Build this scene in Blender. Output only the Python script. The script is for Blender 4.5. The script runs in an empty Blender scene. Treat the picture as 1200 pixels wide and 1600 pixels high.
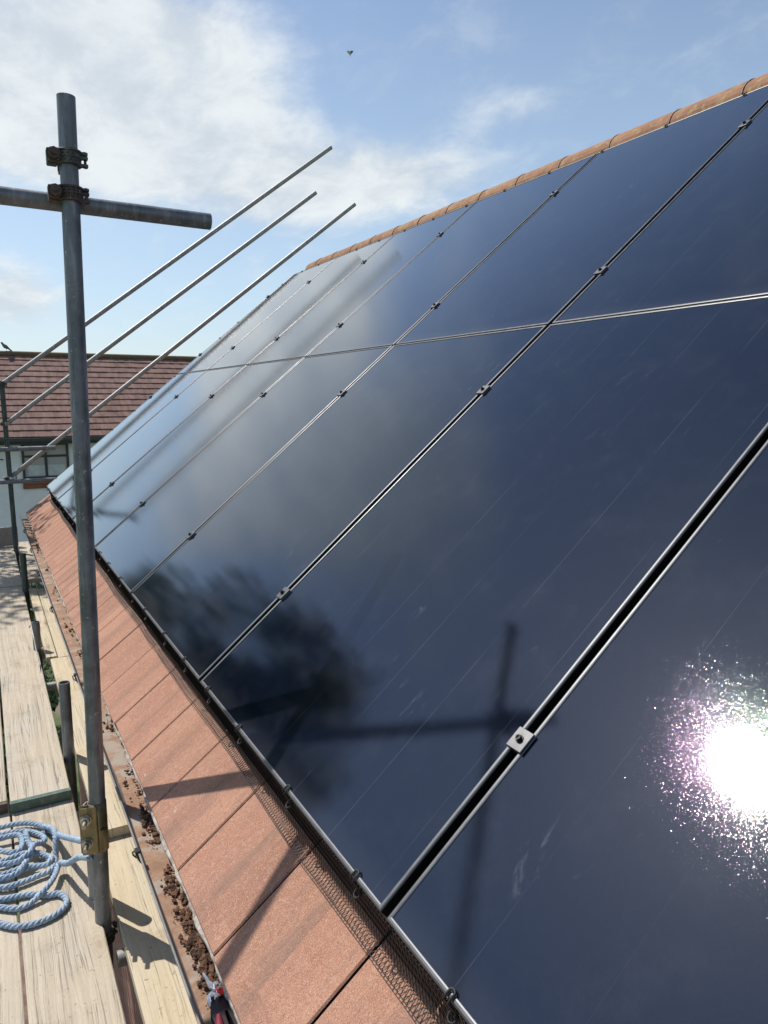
import bpy, bmesh, math, random
from mathutils import Vector, Matrix, noise
random.seed(7)
R = math.radians
SC = bpy.context.scene
COL = SC.collection

# ------------------------------------------------------------------ camera
FPX = 1130.0
cam_d = bpy.data.cameras.new("camera")
cam = bpy.data.objects.new("camera", cam_d); COL.objects.link(cam)
cam_d.sensor_fit = 'VERTICAL'; cam_d.sensor_height = 36.0
cam_d.lens = FPX / 1600.0 * 36.0
cam_d.clip_start = 0.05; cam_d.clip_end = 3000
cam.location = (-0.5196, 0.21, 0.8382)
cam.rotation_euler = (R(90 - 8.76), 0, R(-28.97))
SC.camera = cam

# ------------------------------------------------------------------ sun, sky
SUN_AZ, SUN_EL = 120.2, 55.5            # azimuth counted from +X towards +Y
sd = Vector((math.cos(R(SUN_AZ)) * math.cos(R(SUN_EL)), math.sin(R(SUN_AZ)) * math.cos(R(SUN_EL)), math.sin(R(SUN_EL))))
sun_d = bpy.data.lights.new("sun", 'SUN'); sun_d.energy = 4.0; sun_d.angle = R(0.53); sun_d.color = (1, .955, .88)
sun = bpy.data.objects.new("sun", sun_d); COL.objects.link(sun)
sun.rotation_euler = sd.to_track_quat('Z', 'Y').to_euler()
SC.view_settings.view_transform = 'Standard'; SC.view_settings.look = 'None'
SC.view_settings.gamma = 1; SC.view_settings.use_curve_mapping = False
SC.view_settings.exposure = 0.25
SC.cycles.max_bounces = 8

class NT:
    """small node-tree writer"""
    def __init__(s, tree):
        s.t = tree; s.n = tree.nodes; s.l = tree.links
    def add(s, typ, **kw):
        nd = s.n.new(typ)
        for k, v in kw.items():
            setattr(nd, k, v)
        return nd
    def put(s, sock, v):
        if isinstance(v, bpy.types.NodeSocket): s.l.new(v, sock)
        elif v is not None: sock.default_value = v
    def m(s, op, a, b=None, c=None, clamp=False):
        nd = s.add('ShaderNodeMath', operation=op, use_clamp=clamp)
        s.put(nd.inputs[0], a); s.put(nd.inputs[1], b); s.put(nd.inputs[2], c)
        return nd.outputs[0]
    def vm(s, op, a, b=None, scale=None):
        nd = s.add('ShaderNodeVectorMath', operation=op)
        s.put(nd.inputs[0], a); s.put(nd.inputs[1], b)
        if scale is not None: s.put(nd.inputs['Scale'], scale)
        return nd.outputs['Value'] if op in ('DOT_PRODUCT', 'LENGTH') else nd.outputs[0]
    def mix(s, f, a, b, blend='MIX'):
        nd = s.add('ShaderNodeMix', data_type='RGBA', blend_type=blend)
        s.put(nd.inputs[0], f)
        for i, v in ((6, a), (7, b)):
            if isinstance(v, tuple) and len(v) == 3: v = v + (1,)
            s.put(nd.inputs[i], v)
        return nd.outputs[2]
    def noise(s, vec, scale, detail=4, rough=.55, dist=0, out=0):
        nd = s.add('ShaderNodeTexNoise')
        s.put(nd.inputs['Vector'], vec); nd.inputs['Scale'].default_value = scale
        nd.inputs['Detail'].default_value = detail; nd.inputs['Roughness'].default_value = rough
        nd.inputs['Distortion'].default_value = dist
        return nd.outputs[out]
    def step(s, v, a, b, lo=0., hi=1.):
        nd = s.add('ShaderNodeMapRange', interpolation_type='SMOOTHSTEP')
        s.put(nd.inputs[0], v)
        for i, x in enumerate((a, b, lo, hi)): s.put(nd.inputs[i + 1], x)
        return nd.outputs[0]
    def mapping(s, vec, loc=(0, 0, 0), rot=(0, 0, 0), sc=(1, 1, 1)):
        nd = s.add('ShaderNodeMapping'); s.put(nd.inputs[0], vec)
        nd.inputs[1].default_value = loc; nd.inputs[2].default_value = rot; nd.inputs[3].default_value = sc
        return nd.outputs[0]
    def sep(s, v):
        nd = s.add('ShaderNodeSeparateXYZ'); s.put(nd.inputs[0], v); return nd.outputs
    def comb(s, x, y, z):
        nd = s.add('ShaderNodeCombineXYZ')
        for i, v in enumerate((x, y, z)): s.put(nd.inputs[i], v)
        return nd.outputs[0]
    def bump(s, h, strength, dist):
        nd = s.add('ShaderNodeBump'); nd.inputs['Strength'].default_value = strength
        nd.inputs['Distance'].default_value = dist; s.put(nd.inputs['Height'], h)
        return nd.outputs[0]

world = bpy.data.worlds.new("World"); SC.world = world; world.use_nodes = True
w = NT(world.node_tree); w.n.clear()
sky = w.add('ShaderNodeTexSky', sky_type='NISHITA'); sky.sun_disc = False
sky.sun_elevation = R(SUN_EL); sky.sun_rotation = R(-(SUN_AZ - 90)); sky.air_density = 1.0; sky.dust_density = 0.8; sky.ozone_density = 2.0
g = w.add('ShaderNodeTexCoord').outputs['Generated']
gx, gy, gz = w.sep(g)
az = w.m('MULTIPLY', w.m('ARCTAN2', gx, gy), 57.2958)
el = w.m('MULTIPLY', w.m('ARCSINE', gz), 57.2958)
# cloud cover: where in the sky the banks stand (azimuth, elevation, half widths, weight)
CL = [(11, 20, 9.2, 4.6, 1.15), (20, 15.0, 8, 3.6, .6), (31, 16.2, 7, 2.6, .72), (39.5, 20.4, 4.6, 1.3, .34), (2.5, 7.0, 3.2, 2.2, .9),
      (3, 35, 15, 7, .50), (4, 17.5, 6, 3.2, .6), (-6, 17, 5, 4, .7), (57, 28, 8, 2.6, .2), (-34, 37, 9, 5, .3), (-3, 28, 9, 6, .85), (-60, 25, 22, 9, .5), (-120, 30, 30, 10, .5),
      (150, 28, 30, 10, .6), (90, 22, 16, 6, .5), (4, 53, 15, 4, .25), (15, 24, 5, 3, .4), (-6, 13, 5, 2.5, .35)]
tot = 0.0
for a0, e0, ra, re_, wt in CL:
    dx = w.m('DIVIDE', w.m('SUBTRACT', az, a0), ra); dy = w.m('DIVIDE', w.m('SUBTRACT', el, e0), re_)
    q = w.m('ADD', w.m('MULTIPLY', dx, dx), w.m('MULTIPLY', dy, dy))
    gsn = w.m('MULTIPLY', w.m('EXPONENT', w.m('MULTIPLY', q, -.8)), wt)
    tot = gsn if tot == 0.0 else w.m('ADD', tot, gsn)
den = w.m('ADD', w.m('MAXIMUM', gz, 0.0), .22)
pv = w.comb(w.m('DIVIDE', gx, den), w.m('DIVIDE', gy, den), 0.3)
n1 = w.noise(pv, 2.6, 10, .62, .25)
n2 = w.noise(w.mapping(pv, rot=(0, 0, .6), sc=(1.7, 1.3, 1)), 4.2, 9, .62, .35)
fld = w.m('ADD', tot, w.m('MULTIPLY', w.m('SUBTRACT', w.m('ADD', w.m('MULTIPLY', n1, .65), w.m('MULTIPLY', n2, .35)), .5), 1.7))
mask = w.m('MULTIPLY', w.step(fld, .22, .86), .94)
thin = w.m('MULTIPLY', w.step(n2, .45, .8), .2)
mask = w.m('MAXIMUM', mask, thin)
haze = w.step(el, 38, 0, .04, .5)
hs = w.mix(haze, sky.outputs[0], (4.7, 5.9, 6.9))
ccol = w.mix(w.step(w.m('ADD', w.m('MULTIPLY', n1, .5), w.m('MULTIPLY', n2, .5)), .38, .62), (4.8, 5.3, 5.8), (6.5, 6.85, 7.0))
cc = w.mix(mask, hs, ccol)
bg = w.add('ShaderNodeBackground'); w.l.new(cc, bg.inputs[0]); bg.inputs[1].default_value = 0.112
wo = w.add('ShaderNodeOutputWorld'); w.l.new(bg.outputs[0], wo.inputs[0])

# ------------------------------------------------------------------ materials
def mat(name):
    m = bpy.data.materials.new(name); m.use_nodes = True
    t = NT(m.node_tree); b = t.n['Principled BSDF']
    t.b = b; t.out = t.n['Material Output']
    t.obj = t.add('ShaderNodeTexCoord').outputs['Object']
    t.rnd = t.add('ShaderNodeObjectInfo').outputs['Random']
    return m, t
def setb(t, **kw):
    for k, v in kw.items():
        k = {'color': 'Base Color', 'rough': 'Roughness', 'metal': 'Metallic', 'normal': 'Normal', 'spec': 'Specular IOR Level', 'coat': 'Coat Weight'}[k]
        if isinstance(v, tuple) and len(v) == 3: v = v + (1,)
        t.put(t.b.inputs[k], v)

def steel(name, c1, c2, metal, r0, r1, dirt=(.12, .10, .08), dirtamt=.3):
    m, t = mat(name)
    v = t.vm('ADD', t.obj, t.comb(t.m('MULTIPLY', t.rnd, 17.), t.m('MULTIPLY', t.rnd, 31.), 0))
    n = t.noise(v, 14, 6, .6); n2 = t.noise(t.mapping(v, sc=(1, 1, .12)), 60, 4, .6); n3 = t.noise(v, 160, 3, .6)
    c = t.mix(t.step(n, .3, .7), c1, c2)
    c = t.mix(t.m('MULTIPLY', t.step(n2, .48, .72), .5), c, tuple(x * 1.7 for x in c2)); n5 = t.noise(t.mapping(v, loc=(2, 2, 2), sc=(1, 1, .25)), 26, 5, .7); c = t.mix(t.m('MULTIPLY', t.step(n5, .52, .7), .45), c, tuple(x * .5 for x in c1))
    c = t.mix(t.m('MULTIPLY', t.step(t.m('ADD', t.m('MULTIPLY', n, .5), t.m('MULTIPLY', n3, .5)), .54, .68), dirtamt), c, dirt)
    sp = t.noise(t.mapping(v, loc=(9, 3, 1)), 90, 2, .4)
    c = t.mix(t.m('MULTIPLY', t.step(sp, .69, .73), .7), c, (.45, .45, .43))
    setb(t, color=c, metal=metal, rough=t.step(n, .2, .8, r0, r1), normal=t.bump(n3, .25, .001))
    return m
M = {}
M['tube'] = steel('galvanised_tube', (.125, .135, .145), (.215, .225, .235), .55, .42, .62)
M['tube_pale'] = steel('pale_tube', (.24, .24, .23), (.34, .335, .32), .35, .4, .6, dirtamt=.4)
M['tube_green'] = steel('dull_green_tube', (.035, .055, .05), (.08, .105, .1), .3, .5, .7)
M['coupler'] = steel('coupler_steel', (.05, .058, .05), (.13, .135, .115), .5, .5, .7, (.11, .05, .03), .7)
M['rust'] = steel('rusty_coupler', (.05, .038, .032), (.12, .09, .075), .4, .55, .75, (.15, .05, .03), .45)
M['brass'] = steel('yellow_passivated_steel', (.17, .135, .065), (.27, .22, .12), .6, .35, .55, (.12, .09, .05), .7)
M['bolt'] = steel('zinc_bolt', (.28, .26, .22), (.45, .42, .36), .8, .3, .5, (.1, .07, .05), .6)
M['bright'] = steel('bright_steel', (.5, .5, .5), (.6, .6, .6), .95, .2, .35, dirtamt=.1)

def wood(name, c1, c2, grain, knotc, grey):
    m, t = mat(name)
    off = t.comb(t.m('MULTIPLY', t.rnd, 13.7), t.m('MULTIPLY', t.rnd, 57.), t.m('MULTIPLY', t.rnd, 5.))
    v = t.vm('ADD', t.obj, off)
    wob = t.noise(t.mapping(v, sc=(3, .8, 3)), 1.6, 3, .5, out=1)
    v2 = t.vm('ADD', v, t.vm('SCALE', t.vm('SUBTRACT', wob, (.5, .5, .5)), scale=.05))
    g1 = t.noise(t.mapping(v2, sc=(60, 1.1, 60)), 1.0, 5, .65)
    g2 = t.noise(t.mapping(v2, sc=(190, 5, 190)), 1.0, 4, .7)
    g3 = t.noise(t.mapping(v, sc=(420, 60, 420)), 1.0, 3, .6)
    pat = t.noise(t.mapping(v, sc=(7, 2.2, 7)), 1.0, 5, .6)
    c = t.mix(t.step(g1, .3, .7), c1, c2)
    c = t.mix(t.m('MULTIPLY', t.step(g2, .5, .72), .42), c, grain)
    c = t.mix(t.m('MULTIPLY', t.step(g3, .52, .75), .3), c, tuple(x * .6 for x in grain))
    c = t.mix(t.m('MULTIPLY', t.step(pat, .42, .72), .55), c, grey)
    # knots
    vo = t.add('ShaderNodeTexVoronoi'); t.put(vo.inputs['Vector'], t.mapping(v2, sc=(6.5, 2.4, 1)))
    vo.inputs['Scale'].default_value = 1.0
    kd = t.step(vo.outputs[0], .19, .07)
    ring = t.m('MULTIPLY', t.m('ADD', t.m('SINE', t.m('MULTIPLY', vo.outputs[0], 190.)), 1.), .5)
    ringm = t.m('MULTIPLY', t.m('MULTIPLY', t.step(vo.outputs[0], .34, .08), ring), .28)
    c = t.mix(ringm, c, knotc); c = t.mix(t.m('MULTIPLY', kd, .72), c, knotc)
    # splits and small dirt specks
    cr = t.noise(t.mapping(v2, loc=(3, 0, 0), sc=(62, .55, 1)), 1.0, 3, .55)
    crm = t.m('MULTIPLY', t.step(t.m('ABSOLUTE', t.m('SUBTRACT', cr, .5)), .013, .003), t.step(pat, .40, .52))
    c = t.mix(t.m('MULTIPLY', crm, .5), c, (.06, .045, .03))
    mud = t.noise(t.mapping(v, loc=(11, 3, 2)), 5.5, 7, .72); c = t.mix(t.m('MULTIPLY', t.step(mud, .52, .72), .38), c, (.22, .18, .14))
    sp = t.noise(v, 75, 2, .5); c = t.mix(t.m('MULTIPLY', t.step(sp, .68, .74), .5), c, (.12, .09, .06))
    h = t.m('SUBTRACT', t.m('ADD', t.m('MULTIPLY', g1, .5), t.m('MULTIPLY', g2, .5)), t.m('MULTIPLY', crm, 2.))
    setb(t, color=c, rough=.85, spec=.25, normal=t.bump(h, .55, .0018))
    return m
M['board'] = wood('weathered_scaffold_board', (.44, .375, .285), (.55, .475, .37), (.32, .25, .18), (.30, .2, .11), (.47, .44, .39))
M['board_new'] = wood('fresher_pine_board', (.53, .445, .31), (.61, .52, .375), (.43, .32, .19), (.33, .21, .10), (.58, .52, .42))
M['board_grey'] = wood('old_grey_board', (.25, .22, .20), (.32, .29, .26), (.16, .14, .12), (.1, .08, .06), (.30, .28, .26))

# concrete roof tiles: the coordinates are turned into the roof plane (x = up the slope, y = along the eaves)
PITCH = R(39.91)
m, t = mat('terracotta_concrete_tile'); M['tile'] = m
v = t.mapping(t.obj, rot=(0, PITCH, 0))
vx, vy, vz = t.sep(v)
cell = t.m('FLOOR', t.m('DIVIDE', t.m('SUBTRACT', vy, 1.577), .317)); row = t.m('FLOOR', t.m('DIVIDE', t.m('ADD', vx, .352), .340))
wn = t.add('ShaderNodeTexWhiteNoise'); t.put(wn.inputs['Vector'], t.comb(cell, row, 0.)); rr = wn.outputs[0]
vs = t.vm('ADD', v, t.comb(0, t.m('MULTIPLY', rr, 9.), 0))
big = t.noise(t.mapping(vs, sc=(1.2, 5, 1)), 1.6, 4, .6); fine = t.noise(v, 420, 3, .8); mid = t.noise(vs, 70, 5, .75)
strk = t.noise(t.mapping(vs, sc=(9, 75, 1)), 1.0, 6, .75)
c = t.mix(rr, (.30, .15, .102), (.395, .198, .135))
c = t.mix(t.m('MULTIPLY', t.step(big, .38, .68), .6), c, (.45, .245, .165))
c = t.mix(t.m('MULTIPLY', t.step(strk, .47, .70), .6), c, (.21, .14, .12))
c = t.mix(t.m('MULTIPLY', t.step(mid, .45, .75), .5), c, (.55, .34, .24))
c = t.mix(t.m('MULTIPLY', t.step(fine, .54, .66), .8), c, (.66, .43, .32))
c = t.mix(t.m('MULTIPLY', t.step(fine, .46, .36), .75), c, (.16, .075, .05))
fr = t.m('FRACT', t.m('DIVIDE', t.m('SUBTRACT', vy, 1.577), .317))
edge = t.m('ABSOLUTE', t.m('SUBTRACT', fr, .5))
eg = t.m('MULTIPLY', t.step(t.m('ADD', edge, t.m('MULTIPLY', t.m('SUBTRACT', big, .5), .8)), .34, .54), .42)
c = t.mix(eg, c, (.17, .115, .095))
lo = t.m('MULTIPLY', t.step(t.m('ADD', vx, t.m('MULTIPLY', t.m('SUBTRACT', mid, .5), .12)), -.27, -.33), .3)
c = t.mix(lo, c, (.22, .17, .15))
li = t.noise(vs, 26, 3, .5); c = t.mix(t.m('MULTIPLY', t.step(li, .72, .76), .6), c, (.5, .47, .42))
setb(t, color=c, rough=.93, spec=.2, normal=t.bump(t.m('ADD', fine, t.m('MULTIPLY', mid, .8)), .7, .0016))

def simple(name, c1, c2, scale, rough=.8, bump=.3, dist=.002, metal=0, extra=None, spec=.4):
    m, t = mat(name)
    n = t.noise(t.obj, scale, 6, .62); n2 = t.noise(t.obj, scale * 6, 4, .6)
    c = t.mix(t.step(t.m('ADD', t.m('MULTIPLY', n, .65), t.m('MULTIPLY', n2, .35)), .36, .64), c1, c2)
    if extra:
        e = t.noise(t.mapping(t.obj, loc=(5, 2, 8)), extra[1], 5, .6); c = t.mix(t.m('MULTIPLY', t.step(e, extra[2], extra[2] + .1), extra[3]), c, extra[0])
    setb(t, color=c, rough=rough, metal=metal, spec=spec, normal=t.bump(n2, bump, dist))
    return m
M['ridge'] = simple('orange_clay_ridge', (.235, .115, .065), (.34, .18, .105), 9, .9, .5, .003, extra=((.36, .29, .12), 22, .52, .6))
M['mortar'] = simple('pale_mortar', (.28, .21, .16), (.46, .40, .33), 30, .95)
M['gutter'] = simple('grey_plastic_gutter', (.155, .15, .15), (.215, .21, .205), 10, .5, .1, .001, extra=((.30, .24, .19), 8, .5, .5))
M['silt'] = simple('brown_gutter_silt', (.26, .15, .095), (.36, .24, .17), 16, .95, .6, .003, extra=((.36, .33, .29), 9, .5, .7))
M['underlay'] = simple('pale_limescale_edge', (.24, .20, .165), (.50, .46, .42), 45, .9, .6, .003)
M['moss'] = simple('brown_moss_clump', (.035, .022, .014), (.20, .10, .06), 60, 1, .8, .003)
M['fascia'] = simple('painted_fascia', (.10, .08, .07), (.15, .12, .10), 6)
M['black'] = simple('black_coated_wire', (.012, .012, .012), (.02, .02, .02), 40, .55)
M['dark'] = simple('dark_anodised_rail', (.02, .02, .022), (.03, .03, .03), 20, .45, metal=.5)
M['clamp'] = simple('grey_anodised_clamp', (.095, .095, .10), (.125, .125, .13), 60, .42, .1, .0005, metal=.6)
M['clampdark'] = simple('black_clamp_bolt', (.01, .01, .012), (.03, .03, .03), 60, .4, metal=.5)
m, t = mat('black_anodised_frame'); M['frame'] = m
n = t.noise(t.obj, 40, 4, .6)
side_shade = t.step(t.sep(t.obj)[2], -.0030, -.0045)  # seam-gap shade painted on the frame sides; lips coloured lighter for glare
setb(t, color=t.mix(side_shade, t.mix(n, (.10, .102, .108), (.14, .142, .148)), (.006, .006, .007)), metal=t.m('MULTIPLY', t.m('SUBTRACT', 1., side_shade), .75), rough=t.step(n, .2, .8, .36, .48), spec=.3)
M['frame_edge'] = simple('grey_frame_edge', (.20, .21, .22), (.30, .31, .32), 70, .42, .15, .0006, metal=.6)

# solar glass: black cells, thin printed joints, dust, and a pitted anti-glare surface that scatters the sun
m, t = mat('solar_glass'); M['glass'] = m
lx, ly, lz = t.sep(t.obj)
fr = t.m('FRACT', t.m('DIVIDE', t.m('SUBTRACT', ly, -.0675), .1825))
ln = t.m('SUBTRACT', 1., t.step(t.m('ABSOLUTE', t.m('SUBTRACT', fr, .5)), .0022, .0052))
off = t.vm('ADD', t.obj, t.comb(t.m('MULTIPLY', t.rnd, 7.), t.m('MULTIPLY', t.rnd, 13.), 0))
cl1 = t.noise(off, 2.2, 4, .6)
c = t.mix(t.step(cl1, .3, .7), (.0030, .0056, .014), (.0044, .0074, .0165))
c = t.mix(t.m('MULTIPLY', ln, t.step(t.noise(off, 3., 2), .40, .62, .12, .9)), c, (.062, .07, .085))
dust = t.noise(off, 7, 6, .7); d2 = t.noise(off, 900, 2, .6)
c = t.mix(t.m('MULTIPLY', t.step(dust, .46, .78), .035), c, (.35, .33, .31))
c = t.mix(t.m('MULTIPLY', t.step(d2, .74, .78), .4), c, (.28, .28, .30))
sm = t.noise(t.mapping(off, rot=(0, 0, .5), sc=(9, 22, 1)), 1., 5, .7, 1.2)
sm2 = t.noise(off, 4.4, 1, .4)
c = t.mix(t.m('MULTIPLY', t.m('MULTIPLY', t.step(sm, .60, .75), t.step(sm2, .56, .66)), .16), c, (.4, .42, .46))
lowd = t.m('MULTIPLY', t.step(t.m('ADD', lx, t.m('MULTIPLY', t.m('SUBTRACT', dust, .5), .12)), .07, .012), .05)
c = t.mix(lowd, c, (.3, .29, .28))
df = t.add('ShaderNodeBsdfDiffuse'); t.put(df.inputs[0], c)
g1 = t.add('ShaderNodeBsdfGlossy', distribution='BECKMANN'); t.put(g1.inputs['Roughness'], t.step(cl1, .3, .7, .086, .098))
fz = t.add('ShaderNodeFresnel'); fz.inputs['IOR'].default_value = 2.3
t.put(g1.inputs['Color'], t.mix(t.step(fz.outputs[0], .12, .5), (.34, .42, .55), (.97, .99, 1)))
m1 = t.add('ShaderNodeMixShader'); t.put(m1.inputs[0], t.m('MULTIPLY', fz.outputs[0], t.step(fz.outputs[0], .16, .34, 1., 1.38), clamp=True)); t.l.new(df.outputs[0], m1.inputs[1]); t.l.new(g1.outputs[0], m1.inputs[2])
vo = t.add('ShaderNodeTexVoronoi'); t.put(vo.inputs['Vector'], t.obj); vo.inputs['Scale'].default_value = 1900
vo3 = t.add('ShaderNodeTexVoronoi'); t.put(vo3.inputs['Vector'], t.mapping(t.obj, loc=(7, 5, 0))); vo3.inputs['Scale'].default_value = 1900
rv = t.vm('SUBTRACT', t.vm('ADD', vo.outputs['Color'], vo3.outputs['Color']), (1., 1., 1.))
vo2 = t.add('ShaderNodeTexVoronoi'); t.put(vo2.inputs['Vector'], t.mapping(t.obj, loc=(3, 1, 0))); vo2.inputs['Scale'].default_value = 1900
amp = t.m('POWER', t.sep(vo2.outputs['Color'])[0], .9)
nrm = t.add('ShaderNodeNewGeometry').outputs['Normal']
pn = t.vm('NORMALIZE', t.vm('ADD', nrm, t.vm('SCALE', rv, scale=t.m('MULTIPLY', amp, .066))))
gl = t.add('ShaderNodeBsdfGlossy', distribution='GGX'); gl.inputs['Roughness'].default_value = .062
t.put(gl.inputs['Normal'], pn)
tint = t.mix(.6, (.95, .95, 1.0), vo.outputs['Color']); 
fz2 = t.add('ShaderNodeFresnel'); fz2.inputs['IOR'].default_value = 2.3
t.put(gl.inputs['Color'], t.mix(1.0, tint, t.m('MULTIPLY', fz2.outputs[0], t.step(fz2.outputs[0], .12, .5, .48, 1.)), 'MULTIPLY'))
sel = t.m('GREATER_THAN', t.sep(vo2.outputs['Color'])[1], .30)
mx = t.add('ShaderNodeMixShader'); t.put(mx.inputs[0], t.m('MULTIPLY', sel, t.step(fz.outputs[0], .17, .34, .33, .08)))
t.l.new(m1.outputs[0], mx.inputs[1]); t.l.new(gl.outputs[0], mx.inputs[2]); t.l.new(mx.outputs[0], t.out.inputs[0])

m, t = mat('blue_rope'); M['rope'] = m
n = t.noise(t.obj, 300, 3, .6); n2 = t.noise(t.obj, 18, 3, .6)
c = t.mix(t.step(n, .35, .65), (.13, .22, .35), (.42, .51, .60)); c = t.mix(t.m('MULTIPLY', t.step(n2, .4, .7), .5), c, (.50, .58, .63)); n4 = t.noise(t.obj, 55, 4, .7); c = t.mix(t.m('MULTIPLY', t.step(n4, .5, .72), .55), c, (.22, .25, .27))
setb(t, color=c, rough=.75, normal=t.bump(n, .5, .001))

# neighbour's roof tiles, walls, brick
m, t = mat('neighbour_roof_tiles'); M['ntile'] = m
x, y, z = t.sep(t.obj)
bk = t.add('ShaderNodeTexWhiteNoise')
t.put(bk.inputs['Vector'], t.comb(t.m('FLOOR', t.m('DIVIDE', x, .165)), t.m('FLOOR', t.m('DIVIDE', z, .19)), 0.))
c = t.mix(bk.outputs[0], (.135, .075, .062), (.215, .122, .10))
n = t.noise(t.mapping(t.obj, sc=(3, 1, .6)), 2.5, 5, .6); c = t.mix(t.m('MULTIPLY', t.step(n, .4, .7), .6), c, (.29, .175, .14))
n = t.noise(t.mapping(t.obj, sc=(9, 1, .9)), 2., 4, .6); c = t.mix(t.m('MULTIPLY', t.step(n, .5, .7), .5), c, (.17, .085, .07))
setb(t, color=c, rough=.9)
M['render'] = simple('pale_render', (.78, .78, .79), (.86, .86, .87), 3, .95, .2, .004)
M['winframe'] = simple('dark_grey_window_frame', (.035, .045, .045), (.05, .06, .06), 5, .5)
m, t = mat('window_pane'); M['pane'] = m
n = t.noise(t.obj, 1.3, 2)
setb(t, color=t.mix(n, (.30, .34, .34), (.42, .46, .45)), rough=.06, spec=.9)
M['curtain'] = simple('pale_curtain', (.45, .48, .48), (.6, .62, .6), 4)
m, t = mat('red_brick'); M['brick'] = m
br = t.add('ShaderNodeTexBrick'); t.put(br.inputs['Vector'], t.vm('ADD', t.comb(t.m('ADD', t.sep(t.obj)[1], t.sep(t.obj)[0]), t.sep(t.obj)[2], 0), (0, 0, 0)))
br.inputs['Scale'].default_value = 1; br.inputs['Brick Width'].default_value = .225; br.inputs['Row Height'].default_value = .075; br.inputs['Mortar Size'].default_value = .006
br.inputs['Color1'].default_value = (.20, .075, .05, 1); br.inputs['Color2'].default_value = (.28, .12, .075, 1); br.inputs['Mortar'].default_value = (.35, .32, .28, 1)
setb(t, color=br.outputs[0], rough=.9)
m, t = mat('garden_ground'); M['ground'] = m
n = t.noise(t.obj, .35, 5, .6); n2 = t.noise(t.obj, 9, 5, .7); n3 = t.noise(t.obj, 45, 3, .7)
c = t.mix(t.step(n2, .35, .65), (.05, .085, .022), (.10, .15, .045)); c = t.mix(t.step(n, .5, .62), c, (.2, .17, .11)); c = t.mix(t.m('MULTIPLY', t.step(n3, .5, .7), .5), c, (.03, .045, .015))
setb(t, color=c, rough=.95, normal=t.bump(n3, .6, .03))
M['paving'] = simple('brown_paving', (.14, .085, .065), (.24, .17, .13), 3, .9, .4, .01)
m, t = mat('leaf'); M['leaf'] = m
n = t.noise(t.obj, .9, 3); wn = t.noise(t.obj, 23, 1)
setb(t, color=t.mix(t.step(t.m('ADD', t.m('MULTIPLY', n, .5), t.m('MULTIPLY', wn, .5)), .35, .65), (.03, .062, .014), (.085, .13, .035)), rough=.55)
M['bark'] = simple('tree_bark', (.07, .05, .035), (.13, .10, .075), 8, .95, .8, .02)
M['greenplate'] = simple('green_end_band', (.07, .12, .10), (.12, .17, .14), 25, .5, .2, .001, metal=.4, extra=((.25, .22, .18), 30, .55, .5))
M['red'] = simple('red_tool_plastic', (.45, .02, .02), (.55, .03, .03), 20, .35)
M['darkred'] = simple('dark_red_grip', (.16, .015, .03), (.22, .02, .04), 20, .5)
M['toolblack'] = simple('black_tool_grip', (.012, .01, .01), (.03, .015, .018), 20, .45)
M['pigeon'] = simple('pigeon_grey', (.10, .11, .12), (.2, .2, .21), 30, .8)
M['pigeondark'] = simple('pigeon_dark', (.03, .03, .035), (.07, .07, .075), 30, .8)
M['gull'] = simple('pale_bird', (.4, .36, .26), (.5, .46, .36), 30, .8)

# ------------------------------------------------------------------ mesh helpers
ORG = {}
def prop(o, label=None, cat=None, group=None, kind=None):
    for k, v in (('label', label), ('category', cat), ('group', group), ('kind', kind)):
        if v: o[k] = v
    return o
def empty(name, loc, label, cat, group=None, rot=(0, 0, 0)):
    o = bpy.data.objects.new(name, None); COL.objects.link(o)
    o.location = loc; o.rotation_euler = rot; o.empty_display_size = .05
    ORG[o.name] = Vector(loc) if rot == (0, 0, 0) else Vector((0, 0, 0))
    return prop(o, label, cat, group)

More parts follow.
